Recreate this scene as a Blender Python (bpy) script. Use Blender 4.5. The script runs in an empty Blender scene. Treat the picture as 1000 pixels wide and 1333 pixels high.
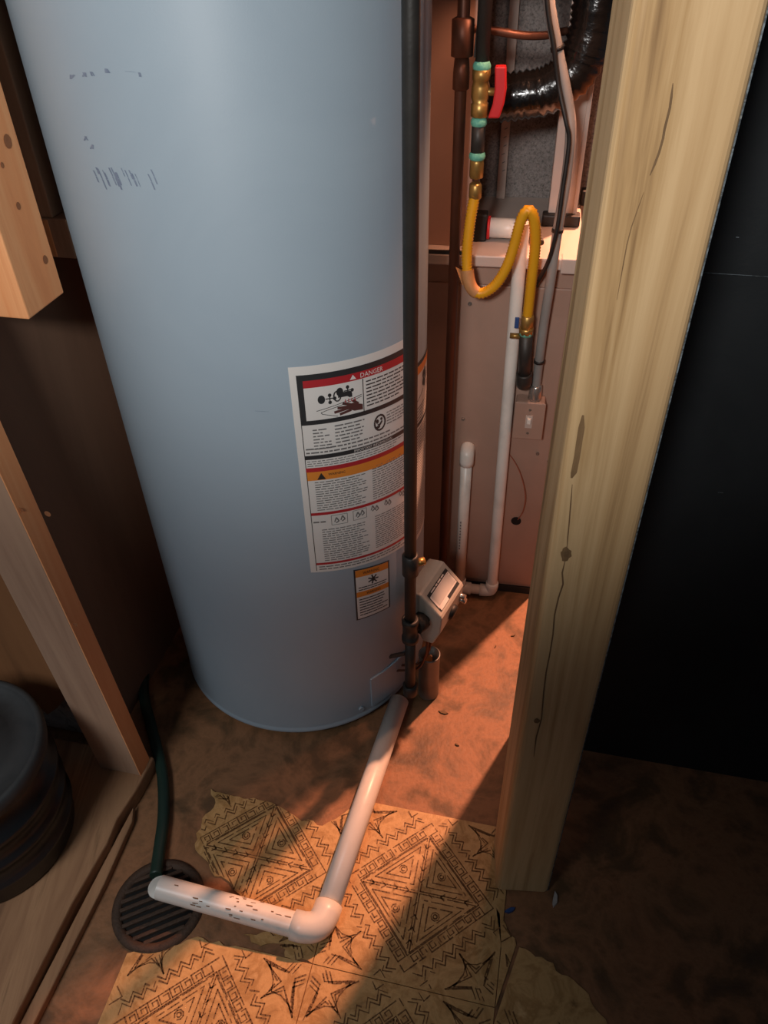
import bpy, bmesh, math, random
from mathutils import Vector, Matrix
random.seed(7)
C = bpy.context.scene.collection
R = math.radians

# ------------------------------------------------------------------ camera
H = 1.4                                    # camera height (m)
F = 1000.0; CX, CY = 500.0, 666.5          # focal length and centre in photo pixels
VP = (533.0, 1880.0)                       # where plumb lines meet
dn = Vector((VP[0]-CX, VP[1]-CY, F)).normalized()
wz = -dn
wy = (Vector((0, 0, 1)) - wz*wz.z).normalized()
wx = wy.cross(wz)
def c2w(v): return Vector((wx.dot(v), wy.dot(v), wz.dot(v)))
O = Vector((0, 0, H))
def ray(px, py): return c2w(Vector((px-CX, py-CY, F)))/F
def on_floor(px, py, z=0.0):
    r = ray(px, py); return O + r*((z-H)/r.z)
def on_plane(px, py, p, n):
    r = ray(px, py); return O + r*((p-O).dot(n)/r.dot(n))
cam_d = bpy.data.cameras.new('camera'); cam = bpy.data.objects.new('camera', cam_d); C.objects.link(cam)
bpy.context.scene.camera = cam
xr, yd, zf = c2w(Vector((1, 0, 0))), c2w(Vector((0, 1, 0))), c2w(Vector((0, 0, 1)))
M = Matrix(((xr.x, -yd.x, -zf.x), (xr.y, -yd.y, -zf.y), (xr.z, -yd.z, -zf.z)))
cam.matrix_world = Matrix.Translation(O) @ M.to_4x4()
cam_d.sensor_fit = 'VERTICAL'; cam_d.sensor_height = 24; cam_d.lens = 24*F/1333.0
cam_d.clip_start = .01

# ------------------------------------------------------------------ light
sc = bpy.context.scene
sc.view_settings.view_transform = 'Standard'; sc.view_settings.look = 'None'
sc.view_settings.gamma = 1; sc.view_settings.use_curve_mapping = False
sc.view_settings.exposure = 0.0
w = bpy.data.worlds.new('world'); sc.world = w; w.use_nodes = True
w.node_tree.nodes['Background'].inputs[0].default_value = (.75, .85, 1, 1)
w.node_tree.nodes['Background'].inputs[1].default_value = .05
def lamp(name, kind, loc, power, col, size, aim=None, spot=None, blend=1):
    d = bpy.data.lights.new(name, kind); d.energy = power; d.color = col; d.shadow_soft_size = size
    o = bpy.data.objects.new(name, d); C.objects.link(o); o.location = loc
    if aim: o.rotation_euler = (Vector(aim)-Vector(loc)).to_track_quat('-Z', 'Y').to_euler()
    if spot: d.spot_size = R(spot); d.spot_blend = blend
    return o
lamp('furnace_room_bulb', 'POINT', (1.12, 2.18, 2.32), 520, (1, .42, .24), .05)
lamp('ledge_fill', 'SPOT', (.349, 1.256, 1.46), 10, (1, .45, .26), .03, aim=(.27, 1.37, .9), spot=86, blend=.55)  # added warm fill to brighten ledge, column and valve; no known fixture
lamp('room_lamp', 'SPOT', (-.33, -.5, 1.76), 76, (1, .97, .94), .10, aim=(-.05, 1.0, 1.74), spot=90, blend=.6)

ad = bpy.data.lights.new('left_fill', 'AREA'); ad.energy = 1.7; ad.spread = R(58); ad.color = (.93, .97, 1); ad.shape = 'RECTANGLE'; ad.size = .6; ad.size_y = .5  # added fill with narrow spread, brightens the platform and bucket
ao = bpy.data.objects.new('left_fill', ad); C.objects.link(ao); ao.location = (-1.05, -.35, 1.75)
ao.rotation_euler = (Vector((-.78, .62, .05))-ao.location).to_track_quat('-Z', 'Y').to_euler()

# ------------------------------------------------------------------ materials
def lin(r, g, b):
    f = lambda c: (c/255/12.92) if c/255 <= .04045 else ((c/255+.055)/1.055)**2.4
    return (f(r), f(g), f(b), 1)
def mat(name, stops, scale=(8, 8, 8), detail=6, rough=.6, metal=0, bump=.0, bscale=60, rot=0, spec=.5, distort=.6, tex='noise', rvar=0, coat=0):
    """procedural material: colour ramp over a stretched noise, with fine bump"""
    m = bpy.data.materials.new(name); m.use_nodes = True; nt = m.node_tree; N = nt.nodes; L = nt.links
    b = N['Principled BSDF']; b.inputs['Roughness'].default_value = rough; b.inputs['Metallic'].default_value = metal
    b.inputs['Specular IOR Level'].default_value = spec
    b.inputs['Coat Weight'].default_value = coat
    tc = N.new('ShaderNodeTexCoord'); mp = N.new('ShaderNodeMapping')
    mp.inputs['Scale'].default_value = scale; mp.inputs['Rotation'].default_value = (0, 0, rot)
    L.new(tc.outputs['Object'], mp.inputs['Vector'])
    t = N.new('ShaderNodeTexNoise'); t.inputs['Scale'].default_value = 1; t.inputs['Detail'].default_value = detail
    t.inputs['Distortion'].default_value = distort; t.inputs['Roughness'].default_value = .62
    L.new(mp.outputs[0], t.inputs['Vector'])
    cr = N.new('ShaderNodeValToRGB'); e = cr.color_ramp.elements
    n = len(stops)
    for i, s in enumerate(stops):
        p = .28 + .44*i/max(1, n-1) if len(s) == 3 else s[3]
        if i < 2: el = e[i]; el.position = p
        else: el = e.new(p)
        el.color = lin(*s[:3])
    if n == 1: e[1].color = lin(*stops[0][:3]); e[0].position = 0; e[1].position = 1
    L.new(t.outputs['Fac'], cr.inputs[0]); L.new(cr.outputs[0], b.inputs['Base Color'])
    if bump:
        t2 = N.new('ShaderNodeTexNoise'); t2.inputs['Scale'].default_value = bscale; t2.inputs['Detail'].default_value = 5
        L.new((mp if tex == 'grain' else tc).outputs[0 if tex == 'grain' else 'Object'], t2.inputs['Vector'])
        if tex == 'grain': t2.inputs['Scale'].default_value = 2
        bp = N.new('ShaderNodeBump'); bp.inputs['Strength'].default_value = bump; bp.inputs['Distance'].default_value = .003
        L.new(t2.outputs['Fac'], bp.inputs['Height']); L.new(bp.outputs[0], b.inputs['Normal'])
    if rvar:
        mr = N.new('ShaderNodeMapRange'); mr.inputs['To Min'].default_value = rough-rvar; mr.inputs['To Max'].default_value = rough+rvar
        L.new(t.outputs['Fac'], mr.inputs['Value']); L.new(mr.outputs[0], b.inputs['Roughness'])
    return m
AX = R(-13.6)
MT = {}
MT['tank'] = mat('grey_blue_enamel', [(154, 171, 184), (162, 179, 191)], (3, 3, 3), rough=.48, bump=.04, bscale=400, spec=.35)
MT['tank_dark'] = mat('dark_base_metal', [(60, 60, 60), (84, 84, 84)], (9, 9, 9), rough=.6)
MT['scuff'] = mat('blue_scuff', [(104, 118, 142), (140, 154, 172)], (160, 160, 60), rough=.6)
MT['paper'] = mat('label_paper', [(222, 220, 216), (230, 229, 225)], (6, 6, 6), rough=.5, spec=.3)
MT['ink'] = mat('label_ink', [(42, 44, 46), (52, 54, 56)], (9, 9, 9), rough=.5)
MT['ink_grey'] = mat('label_fine_print', [(105, 105, 106), (120, 119, 118)], (30, 30, 30), rough=.5)
MT['red_ink'] = mat('label_red', [(176, 40, 48), (184, 48, 54)], (9, 9, 9), rough=.5)
MT['orange_ink'] = mat('label_orange', [(226, 138, 52), (232, 146, 60)], (9, 9, 9), rough=.5)
MT['hand_ink'] = mat('label_hand', [(84, 52, 50), (98, 60, 56)], (9, 9, 9), rough=.5)
MT['post'] = mat('post_wood', [(120, 90, 58), (178, 144, 100), (204, 172, 128), (188, 154, 110), (140, 108, 72)], (20, 20, .9), rough=.55, bump=.25, tex='grain', spec=.3)
MT['pine_knot'] = mat('pine_knot', [(140, 88, 56), (168, 112, 74)], (60, 60, 30), rough=.8)
MT['check'] = mat('wood_check', [(96, 72, 46), (140, 110, 74)], (90, 90, 12), rough=.8)
MT['knot'] = mat('wood_knot', [(92, 70, 46), (124, 96, 64)], (60, 60, 30), rough=.8)
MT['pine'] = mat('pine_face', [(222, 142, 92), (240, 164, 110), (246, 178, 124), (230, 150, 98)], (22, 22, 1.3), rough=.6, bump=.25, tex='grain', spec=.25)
MT['pine_grey'] = mat('greyed_pine', [(156, 122, 100), (178, 144, 120), (188, 154, 128), (164, 130, 106)], (18, 18, 1.2), rough=.7, bump=.25, tex='grain', spec=.2)  # greyer pine; the near stud's dimmer broad side is put into this colour
MT['ply'] = mat('brown_plywood', [(118, 80, 54), (146, 100, 66), (156, 108, 72)], (10, 10, 1.2), rough=.75, bump=.2, tex='grain', spec=.2)
MT['dark_ply'] = mat('dark_brown_sheathing', [(124, 96, 78), (142, 110, 90)], (8, 8, 1.2), rough=.8, spec=.2)
MT['plate'] = mat('worn_platform_wood', [(112, 80, 58), (150, 110, 80), (170, 128, 94), (120, 88, 62)], (26, 2, 20), rough=.7, bump=.3, tex='grain', rot=-AX, spec=.25)
MT['concrete'] = mat('pale_concrete', [(150, 142, 136), (190, 182, 176), (120, 112, 106)], (40, 40, 40), rough=.9, bump=.8, bscale=90)
MT['floor'] = mat('stained_brown_floor', [(74, 54, 34), (112, 80, 52), (150, 104, 70), (106, 76, 48), (84, 62, 42)], (9, 9, 9), detail=10, rough=.6, bump=.35, bscale=120, distort=.35, rvar=.12)
MT['tile'] = mat('ochre_vinyl', [(124, 92, 52), (176, 136, 84), (196, 156, 102), (164, 124, 72), (206, 168, 116)], (22, 22, 22), detail=8, rough=.5, bump=.2, bscale=150, rvar=.1)
MT['tile_ink'] = mat('vinyl_brown_print', [(104, 72, 40), (130, 94, 54)], (30, 30, 30), rough=.6)
MT['pvc'] = mat('white_pvc', [(206, 202, 194), (226, 222, 214), (232, 228, 220)], (9, 9, 9), rough=.35, bump=.05, bscale=90)
MT['pvc_dirt'] = mat('pvc_scrape', [(120, 92, 68), (140, 104, 76)], (60, 60, 60), rough=.8)
MT['black_paint'] = mat('black_panel_paint', [(26, 29, 31), (36, 39, 41)], (5, 5, 5), rough=.5, bump=.06, bscale=200, spec=.35)
MT['seam'] = mat('chipped_white_edge', [(44, 50, 54), (120, 130, 136), (50, 56, 60), (150, 154, 152)], (20, 20, 70), rough=.7)
MT['metal_beige'] = mat('furnace_beige_metal', [(160, 130, 114), (172, 140, 124)], (6, 6, 6), rough=.45, bump=.05, bscale=300, spec=.4)
MT['metal_white'] = mat('furnace_white_metal', [(186, 170, 160), (196, 180, 170)], (6, 6, 6), rough=.45, spec=.4)
MT['liner'] = mat('speckled_grey_liner', [(70, 66, 64), (128, 120, 116), (150, 142, 138)], (220, 220, 220), rough=.75, bump=.3, bscale=300)
MT['iron'] = mat('black_iron_pipe', [(46, 45, 43), (60, 58, 55)], (14, 14, 14), rough=.5, metal=.3, bump=.1, bscale=200)
MT['brass'] = mat('dull_brass', [(150, 118, 62), (186, 150, 86)], (40, 40, 40), rough=.38, metal=.7)
MT['teal'] = mat('teal_pipe_sealant', [(86, 160, 140), (112, 186, 164)], (60, 60, 60), rough=.7, bump=.6, bscale=200)
MT['red'] = mat('red_plastic', [(186, 30, 34), (200, 40, 42)], (9, 9, 9), rough=.4)
MT['yellow'] = mat('yellow_gas_hose', [(214, 150, 26), (228, 166, 34)], (9, 9, 9), rough=.4, spec=.4)
MT['tag'] = mat('brown_paper_tag', [(170, 118, 72), (196, 142, 92)], (30, 30, 30), rough=.7)
MT['copper'] = mat('tarnished_copper', [(84, 54, 42), (112, 72, 54)], (14, 14, 6), rough=.45, metal=.5)
MT['foil'] = mat('glossy_black_duct', [(12, 12, 12), (24, 23, 22)], (9, 9, 9), rough=.22, bump=.7, bscale=55, coat=.4)
MT['conduit'] = mat('grey_conduit', [(128, 124, 120), (150, 146, 142)], (14, 14, 14), rough=.5)
MT['rubber'] = mat('black_rubber', [(20, 20, 20), (30, 29, 28)], (9, 9, 9), rough=.55)
MT['bucket'] = mat('black_bucket_plastic', [(22, 23, 25), (32, 33, 35)], (9, 9, 9), rough=.35, bump=.05, bscale=120)
MT['bucket_lid'] = mat('dusty_black_lid', [(44, 45, 46), (58, 58, 58), (50, 50, 50)], (14, 14, 14), rough=.65)
MT['hose'] = mat('dark_green_hose', [(24, 44, 38), (34, 58, 48)], (9, 9, 9), rough=.5)
MT['grate'] = mat('rusty_iron_grate', [(46, 34, 26), (74, 54, 40), (58, 44, 34)], (60, 60, 60), rough=.75, bump=.5, bscale=250)
MT['hole'] = mat('painted_hole_shade', [(12, 10, 9), (18, 15, 12)], (9, 9, 9), rough=.9)  # near-black colour stands in for the shade inside the openings
MT['can'] = mat('grey_can_metal', [(120, 116, 110), (140, 134, 126)], (9, 9, 30), rough=.4, metal=.4)
MT['valve'] = mat('valve_grey_plastic', [(172, 168, 158), (186, 182, 172)], (9, 9, 9), rough=.5)
MT['steel'] = mat('bright_steel', [(170, 166, 160), (196, 192, 186)], (9, 9, 9), rough=.25, metal=.8)
MT['blue'] = mat('blue_plastic', [(36, 66, 118), (48, 80, 136)], (9, 9, 9), rough=.5)
MT['wire'] = mat('thin_red_wire', [(150, 86, 64), (166, 98, 74)], (9, 9, 9), rough=.5)
MT['wall'] = mat('dim_basement_wall', [(74, 66, 60), (92, 82, 74)], (6, 6, 6), rough=.9, bump=.3)

# ------------------------------------------------------------------ mesh helpers
class MB:
    def __init__(s): s.v = []; s.f = []; s.smooth = []
    def add(s, vs, fs, smooth=False):
        k = len(s.v); s.v += [Vector(p) for p in vs]
        for f in fs: s.f.append([i+k for i in f]); s.smooth.append(smooth)
        return s
    def box(s, o, ax, ay, az):
        o, ax, ay, az = map(Vector, (o, ax, ay, az))
        vs = [o, o+ax, o+ax+ay, o+ay, o+az, o+ax+az, o+ax+ay+az, o+ay+az]
        fs = [(0, 3, 2, 1), (4, 5, 6, 7), (0, 1, 5, 4), (1, 2, 6, 5), (2, 3, 7, 6), (3, 0, 4, 7)]
        return s.add(vs, fs)
    def tube(s, pts, r, n=16, cap=True, inner=None):
        pts = [Vector(p) for p in pts]; m = len(pts)
        rs = r if isinstance(r, (list, tuple)) else [r]*m
        tan = []
        for i in range(m):
            a = pts[max(0, i-1)]; b = pts[min(m-1, i+1)]; d = b-a
            tan.append(d.normalized() if d.length > 1e-9 else Vector((0, 0, 1)))
        for i in range(m):
            if i and (pts[i]-pts[i-1]).length < 1e-7: tan[i] = tan[i-1]
        ref = Vector((0, 0, 1)) if abs(tan[0].z) < .9 else Vector((1, 0, 0))
        nx = tan[0].cross(ref).normalized(); vs = []
        for i in range(m):
            nx = (nx - tan[i]*nx.dot(tan[i])).normalized(); ny = tan[i].cross(nx)
            for k in range(n):
                a = 2*math.pi*k/n; vs.append(pts[i]+(nx*math.cos(a)+ny*math.sin(a))*rs[i])
        fs = [(i*n+k, i*n+(k+1) % n, (i+1)*n+(k+1) % n, (i+1)*n+k) for i in range(m-1) for k in range(n)]
        s.add(vs, fs, True)
        if cap:
            k = len(s.v)-m*n
            s.f.append([k+i for i in reversed(range(n))]); s.smooth.append(False)
            s.f.append([k+(m-1)*n+i for i in range(n)]); s.smooth.append(False)
        return s
    def lathe(s, prof, c, n=48, axis=None):
        """prof: (radius, height) list revolved about a vertical line through c"""
        c = Vector(c); m = len(prof); vs = []
        for r, z in prof:
            for k in range(n):
                a = 2*math.pi*k/n; vs.append(c+Vector((r*math.cos(a), r*math.sin(a), z)))
        fs = [(i*n+k, i*n+(k+1) % n, (i+1)*n+(k+1) % n, (i+1)*n+k) for i in range(m-1) for k in range(n)]
        return s.add(vs, fs, True)
    def prism(s, poly, z0, z1):
        n = len(poly)
        vs = [(p[0], p[1], z0) for p in poly]+[(p[0], p[1], z1) for p in poly]
        fs = [tuple(reversed(range(n))), tuple(range(n, 2*n))]+[(i, (i+1) % n, n+(i+1) % n, n+i) for i in range(n)]
        return s.add(vs, fs)
    def extrude(s, poly3, d):
        n = len(poly3); d = Vector(d); vs = [Vector(p) for p in poly3]; vs += [p+d for p in vs]
        fs = [tuple(reversed(range(n))), tuple(range(n, 2*n))]+[(i, (i+1) % n, n+(i+1) % n, n+i) for i in range(n)]
        return s.add(vs, fs)
def origin(p):
    o = Vector((0, 0, 0))
    while p: o += p.location; p = p.parent
    return o
def obj(name, mb, m, parent=None, bevel=0, seg=2, fix=True, loc=None):
    base = origin(parent)+(loc or Vector((0, 0, 0)))
    if parent is None and loc is None:
        xs = [v for v in mb.v]; lo = [min(v[i] for v in xs) for i in range(3)]; hi = [max(v[i] for v in xs) for i in range(3)]
        loc = Vector(((lo[0]+hi[0])/2, (lo[1]+hi[1])/2, lo[2])); base = loc
    me = bpy.data.meshes.new(name); me.from_pydata([tuple(v-base) for v in mb.v], [], mb.f)
    for p, sm in zip(me.polygons, mb.smooth): p.use_smooth = sm
    if fix:
        b = bmesh.new(); b.from_mesh(me); bmesh.ops.recalc_face_normals(b, faces=b.faces); b.to_mesh(me); b.free()
    me.materials.append(MT[m]); o = bpy.data.objects.new(name, me); C.objects.link(o)
    o.location = loc or Vector((0, 0, 0))
    if parent: o.parent = parent
    if bevel:
        md = o.modifiers.new('bevel', 'BEVEL'); md.width = bevel; md.segments = seg; md.limit_method = 'ANGLE'; md.angle_limit = R(40)
    return o
def thing(name, label, cat, loc, group=None):
    o = bpy.data.objects.new(name, None); C.objects.link(o); o.location = Vector(loc); o.empty_display_size = .05
    return tag(o, label, cat, group)
def tag(o, label, cat, group=None):
    o['label'] = label; o['category'] = cat
    if group: o['group'] = group
    return o
def stuff(o): o['kind'] = 'stuff'; return o
def structure(o): o['kind'] = 'structure'; return o
def spline(pts, k=8):
    """Catmull-Rom through the points"""
    P = [Vector(p) for p in pts]; P = [P[0]*2-P[1]]+P+[P[-1]*2-P[-2]]; out = []
    for i in range(1, len(P)-2):
        for j in range(k):
            t = j/k; a, b, c, d = P[i-1], P[i], P[i+1], P[i+2]
            out.append(.5*((2*b)+(c-a)*t+(2*a-5*b+4*c-d)*t*t+(3*b-a-3*c+d)*t**3))
    out.append(P[-2]); return out
def resample(pts, step):
    out = [pts[0]]; acc = 0
    for a, b in zip(pts, pts[1:]):
        L = (b-a).length; t = step-acc
        while t <= L: out.append(a+(b-a)*(t/L)); t += step
        acc = (acc+L) % step
    return out
def text_mesh(body, size):
    cu = bpy.data.curves.new('lettering', 'FONT'); cu.body = body; cu.size = size; cu.align_x = 'CENTER'; cu.align_y = 'CENTER'
    cu.resolution_u = 2
    o = bpy.data.objects.new('lettering', cu); C.objects.link(o)
    dg = bpy.context.evaluated_depsgraph_get(); dg.update(); me = o.evaluated_get(dg).to_mesh()
    vs = [v.co.copy() for v in me.vertices]; fs = [tuple(p.vertices) for p in me.polygons]
    o.evaluated_get(dg).to_mesh_clear(); bpy.data.objects.remove(o); bpy.data.curves.remove(cu)
    return vs, fs

# room axes: u runs along the furnace front and the tiles, v runs away from the camera
U = Vector((math.cos(AX), math.sin(AX), 0)); V = Vector((-math.sin(AX), math.cos(AX), 0)); Z = Vector((0, 0, 1))
def uv(u, v, z=0): return U*u+V*v+Z*z

# ------------------------------------------------------------------ the setting
m = MB().box(uv(-1.7, -1.2, -.05), U*3.6, V*4.7, Z*.05)
floor = structure(obj('floor', m, 'floor'))
structure(obj('wall_back', MB().box(uv(-1.7, 3.4, 0), U*3.6, V*.1, Z*2.4), 'wall'))
S0 = Vector((-.495, .85, 0))                        # front room-side corner of the near stud
structure(obj('wall_left', MB().box(S0-U*.62+V*.34, U*.10, V*1.4, Z*2.4), 'concrete'))

# vinyl tiles: 12 inch squares on the room axes, some torn
TU, TV, TS = -.257, .466, .3048
def tile_lines():
    """line pattern of one tile in unit coordinates"""
    S = []
    def pl(*p):
        for a, b in zip(p, p[1:]): S.append((a, b))
    q = [(.5, .935), (.935, .5), (.5, .065), (.065, .5)]
    c = Vector((.5, .5))
    for i in range(4):
        a = Vector(q[i]); b = Vector(q[(i+1) % 4]); d = (b-a).normalized(); n = Vector((d.y, -d.x))
        if n.dot(c-a) < 0: n = -n
        L = (b-a).length; W = .06; k = 10; p = L/k
        g = lambda s, t: tuple(a+d*s+n*(t*W))
        pl(g(0, 0), g(L, 0)); pl(g(W, 1), g(L-W, 1))
        for j in range(1, k-1):
            s = j*p
            pl(g(s, .0), g(s, .8), g(s+p*.8, .8), g(s+p*.8, .25), g(s+p*.35, .25), g(s+p*.35, .55))
        # inner border and triangles
        A2 = a+(c-a)*.2; B2 = b+(c-b)*.2
        for r in (0, .17, .34):                                   # nested triangles on each side
            ctr = (A2+B2+c)/3; k = 1-r*1.6-.06
            t0, t1, t2 = (ctr+(x-ctr)*k for x in (A2, B2, c))
            pl(tuple(t0), tuple(t1), tuple(t2), tuple(t0))
        ctr = (A2+B2+c)/3
        for rr in (.024, .012):
            pl(*[(ctr.x+rr*math.cos(x*math.pi/4), ctr.y+rr*math.sin(x*math.pi/4)) for x in range(9)])
        for r in (.2, .4, .6, .8):                                # small chevrons towards the centre
            e = A2.lerp(c, r); w_ = (c-A2).normalized(); x_ = Vector((-w_.y, w_.x))
            pl(tuple(e+x_*.018-w_*.012), tuple(e+w_*.01), tuple(e-x_*.018-w_*.012))
        # saw teeth outside the band
        for off in (.03, .055):
            k2 = 8; pts = []
            for j in range(2*k2+1):
                s = L*(.06+.88*j/(2*k2)); pts.append(tuple(a+d*s-n*(off+(.04 if j % 2 else 0))))
            pl(*pts)
    for cx, cy in ((0, 0), (1, 0), (1, 1), (0, 1)):              # star arms at the corners
        sx = 1 if cx == 0 else -1; sy = 1 if cy == 0 else -1
        g = lambda x, y: (cx+sx*x, cy+sy*y)
        for k in (0, .022, .044):
            pl(g(.0, .05+k), g(.07, .09+k), g(.03+k*.5, .27-k), g(.12, .14+k), g(.22-k, .22-k), g(.14+k, .12), g(.27-k, .03+k*.5), g(.09+k, .07), g(.05+k, .0))
        pl(g(.0, .33), g(.05, .37), g(.0, .42)); pl(g(.33, 0), g(.37, .05), g(.42, 0))
    return S
LINES = tile_lines()
def inside(p, poly):
    c = False; n = len(poly)
    for i in range(n):
        a, b = poly[i], poly[(i+1) % n]
        if (a[1] > p[1]) != (b[1] > p[1]) and p[0] < (b[0]-a[0])*(p[1]-a[1])/(b[1]-a[1])+a[0]: c = not c
    return c
def to_tile(P): return ((P.dot(U)-TU)/TS, (P.dot(V)-TV)/TS)
def vinyl_tile(i, j, poly=None):
    g = .0022
    if poly is None: poly = [(i+g, j+g), (i+1-g, j+g), (i+1-g, j+1-g), (i+g, j+1-g)]
    else:
        jag = []
        for a, b in zip(poly, poly[1:]+poly[:1]):
            A, B = Vector(a[:2]), Vector(b[:2]); torn = len(a) > 2
            jag.append(A)
            if torn:
                k = max(2, int((B-A).length/.03)); n = Vector((B.y-A.y, A.x-B.x)).normalized()
                for q in range(1, k): jag.append(A.lerp(B, q/k)+n*random.uniform(-.014, .014))
        poly = [tuple(p) for p in jag]
    W = [uv(TU+p[0]*TS, TV+p[1]*TS) for p in poly]
    dz = random.uniform(0, .0006)
    t = obj('vinyl_tile', MB().prism(W, -.001, .0028+dz), 'tile', floor)
    mb = MB(); hw = .0011
    for a, b in LINES:
        A = Vector(a)+Vector((i, j)); B = Vector(b)+Vector((i, j)); n = max(1, int((B-A).length/.02))
        for k in range(n):
            p, q = A.lerp(B, k/n), A.lerp(B, (k+1)/n); mid = (p+q)/2
            if not inside(mid, poly) or not inside(p, poly) or not inside(q, poly): continue
            if random.random() < .10: continue                                # worn away
            P, Q = uv(TU+p.x*TS, TV+p.y*TS), uv(TU+q.x*TS, TV+q.y*TS)
            d = (Q-P).normalized(); s = Vector((-d.y, d.x, 0))*hw*random.uniform(.6, 1.25); z = Z*(.0032+dz)
            mb.add([P-s-d*.0006+z, Q-s+d*.0006+z, Q+s+d*.0006+z, P+s-d*.0006+z], [(0, 1, 2, 3)])
    stuff(obj('printed_pattern', mb, 'tile_ink', t, fix=False))
def tpx(*pts):
    out = []
    for p in pts:
        q = to_tile(on_floor(p[0], p[1])); out.append(q+tuple(p[2:]))
    return out
G = .0022
vinyl_tile(0, 0)
vinyl_tile(0, -1)
L = tpx((275, 1028, 1), (300, 1036, 1), (355, 1046, 1), (388, 1066, 1), (420, 1076, 1))
vinyl_tile(-1, 0, L+[(-G, .93), (-G, G, 1), (-.16, G, 1)]+tpx((372, 1236, 1), (352, 1214, 1), (330, 1190, 1), (312, 1165, 1), (303, 1154, 1), (276, 1136, 1), (254, 1100, 1), (264, 1066, 1), (281, 1046, 1)))
L = tpx((166, 1242, 1), (200, 1240, 1), (228, 1232, 1), (258, 1220, 1))
vinyl_tile(-1, -1, L+[(-.45, -G), (-G, -G), (-G, -1+G), (-1.0, -1+G)])
vinyl_tile(1, -1, [(1+G, -.08)]+tpx((676, 1234, 1), (712, 1252, 1), (759, 1288, 1), (800, 1345, 1))+[(1.5, -.75), (1+G, -.75)])
tl = tpx((646, 1175, 1), (660, 1210, 1), (672, 1230))
vinyl_tile(1, 0, [(1+G, G), (1+G, .3, 1)]+tl)
# small loose fragment between drain and pipe
vinyl_tile(-1, 0, tpx((318, 1217, 1), (350, 1213, 1), (372, 1225, 1), (340, 1232, 1)))

# black panelled wall beside the post
BP = Vector((.264, .9395, 0)); BU = Vector((math.cos(R(-13.5)), math.sin(R(-13.5)), 0)); BV = Vector((-BU.y, BU.x, 0))
bw = structure(obj('wall_right', MB().box(BP+BV*.008, BU*1.1, BV*.03, Z*2.4), 'black_paint', loc=BP))
ZS = on_plane(960, 358, BP, BV).z
obj('panel', MB().box(BP, BU*1.1, BV*.0085, Z*(ZS-.0008)), 'black_paint', bw)
obj('panel', MB().box(BP+Z*(ZS+.0008), BU*1.1, BV*.0085, Z*(2.4-ZS)), 'black_paint', bw)
obj('panel_seam', MB().box(BP+Z*(ZS-.0008)+BV*.002, BU*1.1, BV*.006, Z*.0016), 'seam', bw)
for px, py, dx in ((938, 641, 7), (960, 309, 4), (958, 175, 3)):
    a = on_plane(px-dx/2, py, BP, BV); b = on_plane(px+dx/2, py+.5, BP, BV)
    obj('paint_chip', MB().add([a-BV*.0005, b-BV*.0005, b-BV*.0005+Z*.0012, a-BV*.0005+Z*.001], [(0, 1, 2, 3)]), 'seam', bw, fix=False)

# ------------------------------------------------------------------ post
pr = R(-5); PU = Vector((math.cos(pr), math.sin(pr), 0)); PV = Vector((-PU.y, PU.x, 0)); PC = Vector((.181, .626, 0)); PW = .0925
post = thing('timber_post', 'square tan timber post with cracks and knots, in front of the black panelled wall', 'post', PC+PU*PW/2+PV*PW/2)
obj('post_body', MB().box(PC, PU*PW, PV*PW, Z*2.4), 'post', post, bevel=.009, seg=4)
def on_post(px, py, off=.0): return on_plane(px, py, PC-PV*off, PV)
def crack(pts, wd):
    mb = MB(); P = [on_post(*p) for p in pts]
    for i, (a, b) in enumerate(zip(P, P[1:])):
        w0 = wd*(.3 if i == 0 else 1); w1 = wd*(.3 if i == len(P)-2 else 1)
        mb.add([a-PU*w0-PV*.0006, b-PU*w1-PV*.0006, b+PU*w1-PV*.0006, a+PU*w0-PV*.0006], [(0, 1, 2, 3)])
    return mb
obj('crack', crack([(876, 108), (874, 125), (872, 140), (869, 152), (865, 168), (863, 180), (858, 198), (852, 214), (846, 228)], .0009), 'knot', post, fix=False)
obj('crack', crack([(838, 250), (830, 272), (822, 295), (816, 318), (812, 340), (803, 390)], .0004), 'check', post, fix=False)
obj('crack', crack([(745, 630), (743, 655), (741, 680), (739, 700), (738, 715)], .0007), 'knot', post, fix=False)
obj('crack', crack([(736, 728), (732, 745), (733, 760), (727, 778), (722, 800), (720, 825), (716, 850), (711, 875), (708, 900), (705, 935), (698, 960), (695, 985)], .0009), 'knot', post, fix=False)
obj('stain', crack([(759, 540), (757, 556), (754, 575), (751, 595), (747, 615), (744, 622)], .0030), 'check', post, fix=False)
def knot(px, py, r, seed):
    c = on_post(px, py); mb = MB(); n = 22; rn = random.Random(seed)
    vs = [c-PV*.0008]
    for k in range(n):
        a = 2*math.pi*k/n; q = r*rn.uniform(.75, 1.15); vs.append(c+PU*q*.8*math.cos(a)+Z*q*1.2*math.sin(a)-PV*.0005)
    return mb.add(vs, [(0, 1+k, 1+(k+1) % n) for k in range(n)])
obj('knot', knot(737, 721, .0085, 4), 'check', post, fix=False)
obj('knot_core', knot(737, 721, .0042, 5).add([], []), 'knot', post, fix=False).location -= PV*.0004
obj('knot', knot(699, 938, .005, 6), 'check', post, fix=False)
# paint-chipped corner strip on the black side
obj('edge_strip', MB().box(PC+PU*(PW-.002)+PV*.006, PU*.0028, PV*.003, Z*2.4), 'seam', post)

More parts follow.
